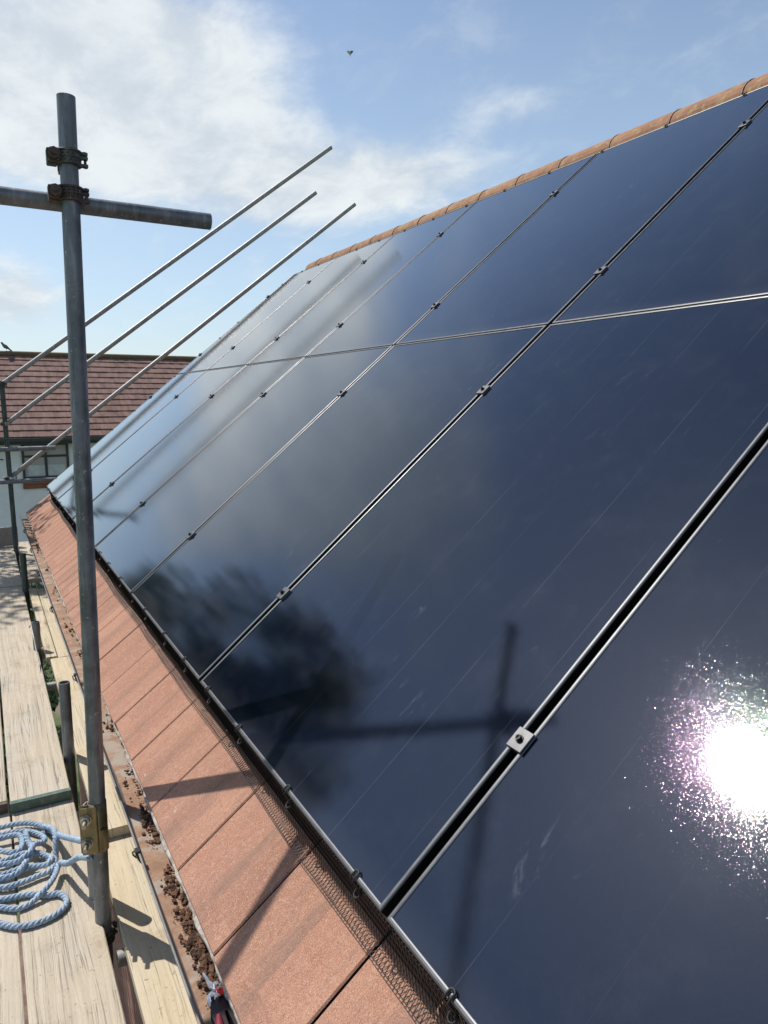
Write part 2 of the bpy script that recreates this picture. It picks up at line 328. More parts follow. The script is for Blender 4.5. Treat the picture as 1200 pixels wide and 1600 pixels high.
class MB:
    def __init__(s): s.v = []; s.f = []; s.sm = []
    def add(s, vs, fs, smooth=False):
        b = len(s.v); s.v += [Vector(v) for v in vs]
        s.f += [tuple(i + b for i in f) for f in fs]; s.sm += [smooth] * len(fs)
        return s
    def hexa(s, p):       # 8 corners: bottom ring 0-3, top ring 4-7
        return s.add(p, [(3, 2, 1, 0), (4, 5, 6, 7), (0, 1, 5, 4), (1, 2, 6, 5), (2, 3, 7, 6), (3, 0, 4, 7)])
    def box(s, x0, x1, y0, y1, z0, z1, b=0.0, mtx=None):
        """box with an optional chamfer b on all edges"""
        bm = bmesh.new(); bmesh.ops.create_cube(bm, size=1)
        for v in bm.verts:
            v.co = Vector((x0 + (x1 - x0) * (v.co.x + .5), y0 + (y1 - y0) * (v.co.y + .5), z0 + (z1 - z0) * (v.co.z + .5)))
        if b: bmesh.ops.bevel(bm, geom=bm.edges[:], offset=b, segments=2, affect='EDGES', profile=.5)
        bm.verts.index_update()
        vs = [(mtx @ v.co if mtx else v.co.copy()) for v in bm.verts]
        s.add(vs, [tuple(v.index for v in f.verts) for f in bm.faces]); bm.free(); return s
    def ring(s, c, ax, ux, r, n, uy=None):
        pass
    def tube(s, p0, p1, r, n=16, wall=0.0, r1=None, smooth=True, depth=.12):
        """round bar; with wall > 0 its ends are open like a scaffold tube"""
        p0 = Vector(p0); p1 = Vector(p1); d = (p1 - p0).normalized(); L = (p1 - p0).length
        a = d.orthogonal().normalized(); b = d.cross(a); r1 = r if r1 is None else r1
        def rg(c, rad): return [c + (a * math.cos(2 * math.pi * i / n) + b * math.sin(2 * math.pi * i / n)) * rad for i in range(n)]
        def band(A, B, sm):
            s.add(A + B, [(i, (i + 1) % n, n + (i + 1) % n, n + i) for i in range(n)], sm)
        band(rg(p0, r), rg(p1, r1), smooth)
        if wall:
            for c, dd, rad, fl in ((p0, d, r, True), (p1, -d, r1, False)):
                o = rg(c, rad); i_ = rg(c, rad - wall); e = rg(c + dd * min(depth, L * .4), rad - wall)
                if fl: band(i_, o, False); band(e, i_, True); s.add(e, [tuple(range(n))][::-1])
                else: band(o, i_, False); band(i_, e, True); s.add(e, [tuple(range(n))])
        else:
            s.add(rg(p0, r), [tuple(reversed(range(n)))]); s.add(rg(p1, r1), [tuple(range(n))])
        return s
    def sweep(s, pts, r, n=8, cap=True, closed=False, smooth=True):
        pts = [Vector(p) for p in pts]; N = len(pts); rs = r if isinstance(r, list) else [r] * N
        prev = None; vs = []
        for i, p in enumerate(pts):
            d = (pts[min(i + 1, N - 1)] - pts[max(i - 1, 0)]).normalized()
            a = d.orthogonal().normalized() if prev is None else (prev - d * prev.dot(d)).normalized()
            prev = a; b = d.cross(a)
            vs += [p + (a * math.cos(2 * math.pi * k / n) + b * math.sin(2 * math.pi * k / n)) * rs[i] for k in range(n)]
        fs = [(i * n + k, i * n + (k + 1) % n, (i + 1) * n + (k + 1) % n, (i + 1) * n + k) for i in range(N - 1) for k in range(n)]
        s.add(vs, fs, smooth)
        if cap: s.add(vs[:n], [tuple(reversed(range(n)))]); s.add(vs[-n:], [tuple(range(n))])
        return s
    def prism(s, poly, f, h0, h1):
        """polygon (a, b) extruded from h0 to h1 through f(a, b, h)"""
        n = len(poly)
        s.add([f(a, b, h0) for a, b in poly] + [f(a, b, h1) for a, b in poly],
              [tuple(reversed(range(n))), tuple(range(n, 2 * n))] + [(i, (i + 1) % n, n + (i + 1) % n, n + i) for i in range(n)])
        return s
    def blob(s, c, r, sub=1, jit=.3, sq=(1, 1, 1), mtx=None):
        bm = bmesh.new(); bmesh.ops.create_icosphere(bm, subdivisions=sub, radius=1)
        o = Vector((random.random() * 50, random.random() * 50, 0)); c = Vector(c)
        vs = []
        for v in bm.verts:
            k = 1 + jit * noise.noise(v.co * 1.7 + o) * 2
            p = Vector((v.co.x * sq[0], v.co.y * sq[1], v.co.z * sq[2])) * r * k
            vs.append(c + (mtx @ p if mtx else p))
        s.add(vs, [tuple(v.index for v in f.verts) for f in bm.faces], jit < .2); bm.free(); return s
    def build(s, name, material, parent=None, org=None):
        me = bpy.data.meshes.new(name)
        o = bpy.data.objects.new(name, me); COL.objects.link(o)
        if parent is not None:
            O = ORG[parent.name]; o.parent = parent
        elif org is not None: O = Vector(org); o.location = O
        else:
            xs = [v.x for v in s.v]; ys = [v.y for v in s.v]; zs = [v.z for v in s.v]
            O = Vector(((min(xs) + max(xs)) / 2, (min(ys) + max(ys)) / 2, min(zs))); o.location = O
        ORG[o.name] = O
        me.from_pydata([v - O for v in s.v], [], s.f)
        me.polygons.foreach_set('use_smooth', s.sm)
        me.materials.append(material); me.update()
        bm = bmesh.new(); bm.from_mesh(me); bmesh.ops.recalc_face_normals(bm, faces=bm.faces) if len(s.f) < 60000 else None
        bm.to_mesh(me); bm.free()
        return o

CA, SA = math.cos(PITCH), math.sin(PITCH)
def RP(v, u, h):     # roof plane: v up the slope, u along the eaves, h out of the plane (0 = glass of the panels)
    return Vector((v * CA - h * SA, u, v * SA + h * CA))
def copy_tree(o, parent=None):
    c = o.copy(); COL.objects.link(c); c.parent = parent
    for ch in [x for x in o.children]: copy_tree(ch, c)
    return c
ORD = ['nearest', 'second', 'third', 'fourth', 'fifth', 'sixth', 'seventh']

# ------------------------------------------------------------------ ground, paving
GZ = -5.6
def sheet(name, x0, x1, y0, y1, z, material, n=1, th=.0):
    mb = MB()
    for i in range(n):
        for j in range(n):
            a, b = x0 + (x1 - x0) * i / n, x0 + (x1 - x0) * (i + 1) / n
            c, d = y0 + (y1 - y0) * j / n, y0 + (y1 - y0) * (j + 1) / n
            mb.add([(a, c, z), (b, c, z), (b, d, z), (a, d, z)], [(0, 1, 2, 3)])
    return prop(mb.build(name, material), kind='structure')
sheet('ground', -600, 600, -600, 900, GZ, M['ground'])
sheet('patio', -4.5, .1, -4, 9.5, GZ + .006, M['paving'])

# ------------------------------------------------------------------ our house
YA, YB = -2.8, 8.6
house = empty('house', (3.0, 3.0, GZ), 'house whose orange tiled roof carries the black solar panels', 'house')
wl = MB(); wl.box(.14, 5.7, YA + .25, YB - .2, GZ, -.36)
HX = RP(3.62, 0, -.12)
ax_, az_ = HX.x, HX.z
wl.prism([(.14, -.36), (5.7, -.36), (ax_ + .0, az_ - .06)], lambda a, b, h: Vector((a, h, b)), YB - .23, YB - .203)
wl.build('wall', M['brick'], house)
# roof: real tiles, each a slab lapping the course below
rt = MB()
def tile(v0, u0, rng):
    L, W, T = .40, .3122, .018
    dz = rng.uniform(-.0012, .0012); dv = rng.uniform(-.003, .003)
    tilt = .020
    a, b = v0 + dv, v0 + dv + L
    h0, h1 = -.130 + dz, -.130 + dz - tilt
    u1 = u0 + W; c = .0035
    P = [RP(a, u0, h0 - T), RP(a, u1, h0 - T), RP(b, u1, h1 - T), RP(b, u0, h1 - T),
         RP(a, u0, h0 - c), RP(a, u1, h0 - c), RP(b, u1, h1 - c), RP(b, u0, h1 - c),
         RP(a + c, u0 + c, h0), RP(a + c, u1 - c, h0), RP(b - c, u1 - c, h1), RP(b - c, u0 + c, h1)]
    rt.add(P, [(3, 2, 1, 0), (0, 1, 5, 4), (2, 3, 7, 6), (4, 5, 9, 8), (5, 6, 10, 9), (6, 7, 11, 10), (7, 4, 8, 11), (8, 9, 10, 11)])
    jt.add(P[:8], [(1, 2, 6, 5), (3, 0, 4, 7)])
rng = random.Random(3)
jt = MB()
for r_ in range(12):
    v0 = -.340 + r_ * .340
    k = 0
    while True:
        u0 = 1.577 - .317 * 14 + k * .317
        if u0 > YB - .3: break
        tile(v0, u0, rng); k += 1
# the far slope and the underlay that closes the roof
rt.build('roof', M['tile'], house); jt.build('tile_joints', M['black'], house)
dk = MB()
dk.prism([(-.29, -.158), (3.62, -.180), (3.62, -.22), (-.29, -.20)], lambda a, b, h: RP(a, h, b), YA, YB - .06)
dk.build('roof_deck', M['black'], house)
bs = MB()
for k in range(13):
    v0 = -.33 + k * .30
    def far(a, h, b): 
        p = RP(a, b, h); return Vector((2 * ax_ - p.x, p.y, p.z))
    bs.add([far(v0, -.10, YA), far(v0, -.10, YB), far(min(v0 + .31, 3.62), -.125, YB), far(min(v0 + .31, 3.62), -.125, YA),
            far(v0, -.14, YA), far(v0, -.14, YB), far(min(v0 + .31, 3.62), -.15, YB), far(min(v0 + .31, 3.62), -.15, YA)],
           [(0, 1, 2, 3), (7, 6, 5, 4), (0, 1, 5, 4), (1, 2, 6, 5), (2, 3, 7, 6), (3, 0, 4, 7)])
bs.build('rear_roof_slope', M['tile'], house)
fa = MB(); fa.box(-.118, -.098, YA, YB - .05, -.54, -.345); fa.box(-.098, .14, YA, YB - .05, -.54, -.525)
fa.build('fascia', M['fascia'], house)
# ragged pale edge under the eaves tiles
ue = MB(); N = 900; rows = []
for i in range(N):
    u = -1.0 + i * (YB + .95) / N
    j = .0065 * noise.noise(Vector((u * 9, 0, 0))) + .004 * noise.noise(Vector((u * 45, 3, 0)))
    rows += [RP(-.30, u, -.1535), RP(-.353 + j * 1.3, u, -.1545), RP(-.357 + j * 1.3, u, -.160), RP(-.30, u, -.157)]
fs = []
for i in range(N - 1):
    for k in range(4):
        fs.append((i * 4 + k, i * 4 + (k + 1) % 4, i * 4 + 4 + (k + 1) % 4, i * 4 + 4 + k))
ue.add(rows, fs); ue.build('eaves_underlay', M['underlay'], house)
# ridge tiles
apx = RP(3.62, 0, -.092)
u = YA; k = 0; seams = MB()
while u < 7.75:
    u1 = min(u + .415, 7.86); rr = .111; n = 14; mb = MB(); tw = rng.uniform(-.004, .004); dzz = rng.uniform(-.002, .002)
    A = []
    for uu, ra in ((u + .002, rr), (u + .012, rr + .0015), (u1 - .03, rr - .0005), (u1 - .004, rr - .002)):
        for q in (0, 1):
            for i in range(n + 1):
                th = math.pi * (i / n) * 1.12 - math.pi * .06
                r2 = ra - q * .016
                A.append(Vector((apx.x + r2 * math.cos(th) * 1.08, uu, apx.z - .016 + dzz + tw * (uu - u) + r2 * math.sin(th))))
    S = 2 * (n + 1); fs = []
    for j in range(3):
        for i in range(n):
            fs.append((j * S + i, j * S + i + 1, (j + 1) * S + i + 1, (j + 1) * S + i))
            o_ = n + 1
            fs.append((j * S + o_ + i + 1, j * S + o_ + i, (j + 1) * S + o_ + i, (j + 1) * S + o_ + i + 1))
    for i in range(n):
        fs.append((i, n + 1 + i, n + 2 + i, i + 1)); b_ = 3 * S
        fs.append((b_ + i + 1, b_ + n + 2 + i, b_ + n + 1 + i, b_ + i))
    mb.add(A, fs, False)
    mb.build('ridge_tile', M['ridge'], house)
    if u1 < 7.8:
        sp = [Vector((apx.x + (rr + .0015) * 1.08 * math.cos(math.pi * i / 12), u1 - .001 + .004 * noise.noise(Vector((u1, i * .6, 0))), apx.z - .016 + dzz + (rr + .0015) * math.sin(math.pi * i / 12))) for i in range(13)]
        mo = MB(); mo.sweep(sp, .0028, 5); mo.build('ridge_mortar', M['mortar'], house)
    u = u1
# gutter (half round) with brackets, silt
GC = Vector((-.181, 0, -.349)); GR = .0565
gt = MB(); n = 18; A = []
NS = 40
for j in range(NS + 1):
    yy = YA + (YB + .02 - YA) * j / NS
    wob = .003 * noise.noise(Vector((yy * .9, 4, 0)))
    for q in (0, 1):
        for i in range(n + 1):
            th = math.pi + math.pi * i / n; r2 = GR - q * .0028
            A.append(Vector((GC.x + r2 * math.cos(th), yy, GC.z + wob + r2 * math.sin(th))))
S = 2 * (n + 1); fs = []
for j in range(NS):
    for i in range(n):
        fs.append((j * S + i, j * S + i + 1, (j + 1) * S + i + 1, (j + 1) * S + i)); o_ = n + 1
        fs.append((j * S + o_ + i + 1, j * S + o_ + i, (j + 1) * S + o_ + i, (j + 1) * S + o_ + i + 1))
    fs.append((j * S, (j + 1) * S, (j + 1) * S + n + 1, j * S + n + 1)); fs.append((j * S + n, j * S + 2 * n + 1, (j + 1) * S + 2 * n + 1, (j + 1) * S + n))
gt.add(A, fs, True)
# rolled front lip
gt.sweep([(GC.x - GR + .001, YA + (YB + .02 - YA) * j / NS, GC.z + .001 + .003 * noise.noise(Vector(((YA + (YB + .02 - YA) * j / NS) * .9, 4, 0)))) for j in range(NS + 1)], .0032, 6)
gutter = gt.build('gutter', M['gutter'], house)
for yb in (1.0, 2.07, 3.50, 4.69, 5.7, 6.6, 7.6):
    b = MB(); b.sweep([(GC.x + (GR + .003) * math.cos(math.pi + math.pi * i / 12), yb, GC.z + (GR + .003) * math.sin(math.pi + math.pi * i / 12)) for i in range(13)], .0035, 6)
    b.box(GC.x - GR - .008, GC.x - GR + .006, yb - .011, yb + .011, GC.z - .004, GC.z + .008, .0015)
    b.sweep([(GC.x - GR - .004, yb + .010, GC.z), (GC.x - GR - .011, yb + .022, GC.z - .01), (GC.x - GR - .008, yb + .034, GC.z - .026), (GC.x - GR + .0, yb + .03, GC.z - .035)], .0022, 5)
    b.build('gutter_bracket', M['dark'], gutter)
sl = MB(); A = []; fs = []; NY, NX = 520, 7
for j in range(NY):
    yy = YA + .02 + (YB - YA - .04) * j / (NY - 1)
    d = .017 + .006 * noise.noise(Vector((yy * 2.2, 0, 5)))
    half = math.sqrt(max(GR ** 2 - (GR - d) ** 2, 1e-6)) - .002
    for i in range(NX):
        xx = GC.x + half * (2 * i / (NX - 1) - 1)
        zz = GC.z - GR + d + .003 * noise.noise(Vector((xx * 60, yy * 30, 0))) * (1 if 0 < i < NX - 1 else 0)
        A.append((xx, yy, zz))
for j in range(NY - 1):
    for i in range(NX - 1): fs.append((j * NX + i, j * NX + i + 1, (j + 1) * NX + i + 1, (j + 1) * NX + i))
sl.add(A, fs, True); prop(sl.build('gutter_silt', M['silt'], gutter), label='brown silt lying in the gutter')
# moss and grit heaps lying in the gutter
ms = MB()
heaps = [(2.30, .06, 22), (2.22, .05, 34), (2.15, .03, 26), (1.98, .05, 30), (1.92, .04, 40), (1.82, .05, 46), (1.76, .05, 46), (1.70, .04, 50), (1.66, .04, 40), (1.60, .05, 40), (1.55, .04, 30), (1.5, .05, 26),
         (3.0, .12, 14), (3.55, .15, 22), (3.9, .08, 10), (4.3, .2, 16), (5.2, .3, 16), (5.9, .05, 14), (6.8, .3, 40), (7.6, .3, 40), (1.2, .2, 40), (2.5, .2, 14)]
rg = random.Random(5)
for y0, sp, cnt in heaps:
    for i in range(cnt * 3):
        xx = GC.x + .008 + rg.gauss(0, .013); yy = y0 + rg.gauss(0, sp * .5)
        r = rg.choice((.0009, .0012, .0015, .002, .0027, .0045, .0065)) * rg.uniform(.7, 1.2)
        ms.blob((xx, yy, GC.z - GR + .019 + r * .5 + abs(rg.gauss(0, .002))), r, 1, .45, (1, 1.2, .7))
prop(ms.build('moss_debris', M['moss']), 'dark crumbly moss clumps and grit lying along the bottom of the gutter', 'moss', kind='stuff')

# ------------------------------------------------------------------ solar panels
PW, PH, GAP = 1.134, 1.739, .006
LIP = .0098
def make_panel():
    t = empty('solar_panel', (0, 0, 0), 'x', 'solar panel', 'black solar panels in two rows on the roof', rot=(0, -PITCH, 0))
    fr = MB(); gl = MB()
    W, H, D = PW / 2, PH, .032
    # rounded lip profile swept round the rectangle (mitred)
    prof = [(0, -D), (0, -.0032), (.0012, -.0008), (.0032, 0), (LIP - .0030, 0), (LIP - .0008, -.0008), (LIP, -.0022), (LIP, -.0075), (.0035, -.0075), (.0035, -D)]
    ring = []
    for (cx, cy, sx, sy) in ((0, -W, 1, 1), (H, -W, -1, 1), (H, W, -1, -1), (0, W, 1, -1)):
        ring.append([Vector((cx + sx * a, cy + sy * a, h)) for a, h in prof])
    n = len(prof); vs = [p for r in ring for p in r]; fs = []
    for c in range(4):
        d = (c + 1) % 4
        for i in range(n): fs.append((c * n + i, d * n + i, d * n + (i + 1) % n, c * n + (i + 1) % n))
    fr.add(vs, fs)
    g0 = LIP - .001; 
    gl.hexa([(g0, -W + g0, -.0072), (H - g0, -W + g0, -.0072), (H - g0, W - g0, -.0072), (g0, W - g0, -.0072),
             (g0, -W + g0, -.0026), (H - g0, -W + g0, -.0026), (H - g0, W - g0, -.0026), (g0, W - g0, -.0026)])
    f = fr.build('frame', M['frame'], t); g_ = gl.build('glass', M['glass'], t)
    return t
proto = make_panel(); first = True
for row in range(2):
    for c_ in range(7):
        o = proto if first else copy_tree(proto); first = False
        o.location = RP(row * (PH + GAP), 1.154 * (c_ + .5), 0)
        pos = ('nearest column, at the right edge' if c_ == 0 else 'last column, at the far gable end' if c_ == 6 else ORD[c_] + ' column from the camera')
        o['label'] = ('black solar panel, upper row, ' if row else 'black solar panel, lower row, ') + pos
# rails under the panels
for v_ in (.366, 1.364, 2.066, 3.08):
    b = MB(); b.prism([(v_ - .02, -.0345), (v_ + .02, -.0345), (v_ + .02, -.072), (v_ - .02, -.072)], lambda a, h, u_: RP(a, u_, h), -.1, 8.09)
    nm = {.366: 'lowest', 1.364: 'second lowest', 2.066: 'second highest', 3.08: 'highest'}[v_]
    prop(b.build('mounting_rail', M['dark']), 'dark mounting rail hidden under the solar panels, %s of four' % nm, 'rail', 'rails under the solar panels')
# clamps
def make_clamp(end=False):
    t = empty('end_clamp' if end else 'panel_clamp', (0, 0, 0), 'x', 'clamp', rot=(0, -PITCH, 0))
    b = MB()
    if end:
        b.box(-.021, .021, -.012, .018, .0006, .0056, .0010); b.box(-.0208, .0208, .0105, .0178, -.033, .0004, .001)
    else: b.box(-.021, .021, -.0195, .0195, .0006, .0056, .0010); b.box(-.0205, .0205, -.0088, .0088, -.030, .0004)
    b.build('plate', M['clamp'], t)
    k = MB(); cy = .004 if end else 0
    k.tube((0, cy, .0057), (0, cy, .0075), .0078, 18); k.tube((0, cy, .0075), (0, cy, .0135), .0056, 14, wall=.0022, depth=.004)
    k.build('bolt', M['clampdark'], t)
    return t
pc = make_clamp(); first = True
hn = ['lowest', 'second lowest', 'second highest', 'highest']
for k in range(1, 7):
    for i, v_ in enumerate((.366, 1.364, 2.066, 3.08)):
        o = pc if first else copy_tree(pc); first = False
        o.location = RP(v_ + rng.uniform(-.004, .004), 1.154 * k, 0)
        o['label'] = 'grey bolted clamp on the %s panel seam from the camera, %s of its four' % (ORD[k - 1], hn[i])
        o['group'] = 'grey clamps bridging the seams between the panels'
ec = make_clamp(True); first = True
for i, v_ in enumerate((.366, 1.364, 2.066, 3.08)):
    o = ec if first else copy_tree(ec); first = False
    o.location = RP(v_, 8.070, 0); o['label'] = 'small dark end clamp on the far left edge of the panels, %s of four' % hn[i]; o['group'] = 'end clamps on the far edge of the panels'
# mesh clips: a split pin over the frame lip with a round washer
def make_clip():
    t = MB()
    f = lambda a, b, h: RP(a, b, h)
    for s_ in (-.0055, .0055):
        pts = [(.012, s_, .0022), (.004, s_, .0035), (-.004, s_, .002), (-.0055, s_, -.01), (-.007, s_, -.022), (-.014, s_ * .6, -.032)]
        t.sweep([RP(a, b, h) for a, b, h in pts], .0021, 6)
    t.sweep([RP(-.0145 + .009 * math.cos(q * math.pi / 4), .009 * math.sin(q * math.pi / 4), -.030) for q in range(9)], .0022, 5)
    t.sweep([RP(.012, -.0055, .0022), RP(.0145, 0, .0022), RP(.012, .0055, .0022)], .0021, 6)
    return t.build('mesh_clip', M['black'], None, (0, 0, 0))
cp = make_clip(); first = True
ORDW = ['first', 'second', 'third', 'fourth', 'fifth', 'sixth', 'seventh', 'eighth', 'ninth', 'tenth', 'eleventh', 'twelfth', 'thirteenth', 'fourteenth', 'fifteenth', 'sixteenth', 'seventeenth', 'eighteenth', 'nineteenth', 'twentieth', 'twenty-first', 'twenty-second', 'twenty-third', 'twenty-fourth']
us = [.96, 1.26, 1.59, 1.93, 2.22, 2.50, 2.80, 3.15, 3.44, 3.75, 4.11, 4.42, 4.75, 5.1, 5.4, 5.75, 6.05, 6.4, 6.7, 7.05, 7.4, 7.75, 8.0]
for i, u_ in enumerate(us):
    o = cp if first else copy_tree(cp); first = False
    o.location = (0, u_, 0)
    prop(o, 'black wire clip on the bottom panel edge, %s from the camera' % ORDW[i], 'clip', 'mesh clips along the bottom panel edge')
for i in range(14):
    o = copy_tree(cp); u_ = 2.1 + i * .44
    o.location = RP(2 * PH + GAP, u_, 0); o.rotation_euler = (0, 0, 0)
    # turned round: reuse the clip mirrored about the slope normal
    o.rotation_mode = 'QUATERNION'
    from mathutils import Quaternion
    o.rotation_quaternion = Quaternion(RP(0, 0, 1), math.pi)
    prop(o, 'small black clip under the orange ridge, %s from the right' % ORDW[i], 'clip', 'mesh clips along the top panel edge')
for i, v_ in enumerate((.12, .85, 1.15, 1.70, 2.35, 2.62, 3.3)):
    o = copy_tree(cp); o.location = RP(v_, 8.068, 0); o.rotation_mode = 'QUATERNION'
    o.rotation_quaternion = Quaternion(RP(0, 0, 1), -math.pi / 2)
    prop(o, 'tiny black clip on the far left edge of the panels, %s from the bottom' % ORDW[i], 'clip', 'mesh clips along the far panel edge')
# bird mesh: welded wire from the frame edge down to the tiles, kicked out at the foot
bmesh_ = MB()
def prof(s_, u_):    # s 0..1 down the strip
    wv = .011 * noise.noise(Vector((u_ * 1.6, 0, 2))) + .003 * noise.noise(Vector((u_ * 6, 1, 0)))
    P_ = [(-.003, -.006), (-.006, -.034), (-.020, -.066), (-.038, -.110), (-.055 + wv, -.1255), (-.075 + wv, -.119)]
    x = s_ * 5; i = min(int(x), 4); f_ = x - i
    a = P_[i][0] * (1 - f_) + P_[i + 1][0] * f_; b = P_[i][1] * (1 - f_) + P_[i + 1][1] * f_
    return RP(a, u_, b)
K = 8; du = .0105; SL = .046
kk = 0; u_ = -.35
while u_ < 8.08:
    for sgn in (1, -1):
        st = 5
        bmesh_.sweep([prof(j / st, u_ + sgn * SL * (j / st - .5)) for j in range(st + 1)], .00078, 3, cap=False, smooth=False)
    u_ += du
bmesh_.sweep([prof(1, -.35 + i * .03) for i in range(281)], .0009, 4)
bmesh_.sweep([prof(.02, -.35 + i * .03) for i in range(281)], .0008, 4)
prop(bmesh_.build('wire_mesh', M['black']), 'black diamond wire mesh skirt between bottom panel edge and orange tiles', 'wire mesh')

# ------------------------------------------------------------------ scaffold boards
ZB = -.803
def board(x0, x1, y0, y1, top, label, material, seed, band=None, group='scaffold boards of the walkway'):
    t = empty('scaffold_board', ((x0 + x1) / 2, (y0 + y1) / 2, top - .038), label, 'board', group)
    b = MB(); NY = 60; rgb = random.Random(seed)
    A = []; fs = []; prof_ = [(-.5, -.038 + .003), (-.5, -.003), (-.487, 0), (-.25, .0006), (0, 0), (.25, .0006), (.487, 0), (.5, -.003), (.5, -.035), (.487, -.038), (-.487, -.038)]
    n = len(prof_)
    for j in range(NY + 1):
        yy = y0 + (y1 - y0) * j / NY
        e = .0016 * noise.noise(Vector((yy * 1.7, seed, 0))); e2 = .0016 * noise.noise(Vector((yy * 1.7, seed, 7))); zz = .0015 * noise.noise(Vector((yy, seed, 3)))
        for a, h in prof_:
            A.append((x0 + (x1 - x0) * (a + .5) + (e if a < 0 else e2), yy + (.0 if 0 < j < NY else .003 * noise.noise(Vector((a * 6, seed, j)))), top + h + zz))
    for j in range(NY):
        for i in range(n): fs.append((j * n + i, j * n + (i + 1) % n, (j + 1) * n + (i + 1) % n, (j + 1) * n + i))
    fs.append(tuple(range(n))); fs.append(tuple(NY * n + i for i in reversed(range(n))))
    b.add(A, fs); b.build('plank', material, t)
    if band:
        for yy, s_ in ((y0, -1), (y1, 1)):
            k = MB()
            k.box(x0 - .001, x1 + .001, yy + (-.002 if s_ < 0 else .0005), yy + (-.0005 if s_ < 0 else .002), top - .037, top + .0025, .0004)
            k.box(x0 - .001, x1 + .001, yy + (-.002 if s_ < 0 else -.024), yy + (.024 if s_ < 0 else .002), top + .0012, top + .0027, .0004)
            for q in range(7):
                xq = x0 + .02 + q * (x1 - x0 - .04) / 6
                k.box(xq - .006, xq + .006, yy + s_ * -.0135 - .002, yy + s_ * -.0135 + .002, top + .0027, top + .0036, .0004)
                k.box(xq - .006, xq + .006, yy + (-.003 if s_ < 0 else .002), yy + (-.002 if s_ < 0 else .003), top - .022, top - .016)
            k.build('end_band', M['greenplate' if band == 1 else 'rust'], t)
    return t
board(-.526, -.298, -.4, 3.46, ZB, 'weathered board carrying the coiled blue rope beside the sleeve coupler', M['board'], 1)
board(-.760, -.534, -.5, 3.40, ZB - .001, 'near weathered board cut by the left edge, left of the rope board', M['board'], 2)
board(-.996, -.768, -.5, 3.4, ZB - .001, 'near weathered board third out from the house', M['board'], 3)
board(-.530, -.305, 3.285, 7.15, ZB + .040, 'weathered board with a green metal end band, behind the coiled rope', M['board'], 4, 1)
board(-.768, -.540, 3.30, 7.2, ZB + .040, 'weathered board with rusty end band at left edge, beside the green banded board', M['board'], 5, 2)
board(-.528, -.302, 7.16, 9.45, ZB + .040, 'far dappled board end to end behind the green banded board', M['board'], 6)
board(-.766, -.538, 7.21, 9.4, ZB + .040, 'far dappled board at the left edge of the walkway', M['board'], 7)
board(-.252, -.026, -.3, 3.0, ZB, 'yellow pine board below the gutter right of the sleeve coupler', M['board_new'], 8)
board(-.247, -.022, 2.915, 5.02, ZB + .040, 'pale pine board below the gutter just beyond the upright pole', M['board_new'], 9)
board(-.200, -.020, 5.03, 6.95, ZB + .040, 'pale pine board under the far gutter, right of a dark seam', M['board_new'], 10)
board(-.266, -.206, 5.06, 6.98, ZB + .040, 'narrow pine batten left of the pale board under the far gutter', M['board_new'], 11)
board(-.25, -.02, 7.4, 9.4, ZB + .03, 'far dappled board below the end of the gutter', M['board'], 12)
# toe board across the far end
tb = MB(); tb.box(-1.1, -.250, 9.10, 9.138, -.755, -.545, .003)
prop(tb.build('toe_board', M['board_grey']), 'grey toe board standing on edge across the far end of the walkway', 'board')

# ------------------------------------------------------------------ scaffold tubes
TR = .02415
def pole(name, p0, p1, label, m='tube', group='scaffold tubes', cat='scaffold tube', mark=False):
    b = MB()
    p0 = Vector(p0); p1 = Vector(p1)
    b.tube(p0, p1, TR, 28, wall=.004)
    o = b.build(name, M[m], None, p0)
    return prop(o, label, cat, group)
EYE = Vector((-.5196, .21, .8382)); near = lambda x, y, z: EYE + (Vector((x, y, z)) - EYE) * .970
PB = near(-.283, 2.545, -.52); PT = near(-.243, 2.552, 1.682)
PX = lambda z: PB + (PT - PB) * ((z - PB.z) / (PT.z - PB.z))
pole('scaffold_standard', PX(-.481), PT, 'tall grey upright scaffold pole in front, standing up from the yellow sleeve coupler')
pole('scaffold_standard', PX(GZ) + Vector((.03, -.04, 0)), PX(-.482), 'lower pole coming out of the bottom of the yellow sleeve coupler')
pole('guard_rail', near(-3.2, 2.606, 1.425), near(.170, 2.606, 1.404), 'thick grey horizontal tube clamped across the front pole')
pole('scaffold_standard', (-.290, 2.60, GZ), (-.296, 2.60, -.47), 'pale tube stub standing close behind the yellow sleeve coupler', 'tube_pale')
pole('scaffold_standard', (-.278, 3.62, GZ), (-.278, 3.62, -.415), 'dark open ended tube stub between boards, nearest behind the front pole')
pole('scaffold_standard', (-.300, 5.25, GZ), (-.305, 5.25, -.575), 'shorter open ended tube stub with thin wire hooked beside it')
pole('scaffold_standard', (-.285, 6.9, GZ), (-.292, 6.9, -.435), 'far dark green tube stub beside the dappled boards', 'tube_green')
pole('scaffold_standard', (-.255, 8.8, GZ), (-.300, 8.76, 1.035), 'dark green upright pole at the far corner carrying the three sloping rails', 'tube_green')
# three sloping rails along the gable
def rake(x0, z0, x1, z1, label):
    pole('sloping_rail', (x0, 8.81, z0), (x1, 8.81, z1), label, 'tube_pale', 'three long sloping rails beyond the gable')
rake(-.292, 1.010, 3.50, 3.915, 'long sloping scaffold rail against the sky, highest of the three')
rake(-.282, .600, 3.285, 3.36, 'long sloping scaffold rail against the sky, middle of the three')
rake(-.290, .030, 3.82, 3.29, 'long sloping scaffold rail against the sky, lowest of the three and reaching farthest right')
pole('guard_rail', (-2.2, 8.72, .325), (.160, 8.72, .338), 'far horizontal tube crossing in front of the neighbour window, upper of two', 'tube', 'far horizontal tubes')
pole('guard_rail', (-2.2, 8.72, -.004), (.30, 8.72, -.004), 'far horizontal tube just above the window sill of the neighbour, lower of two', 'tube', 'far horizontal tubes')
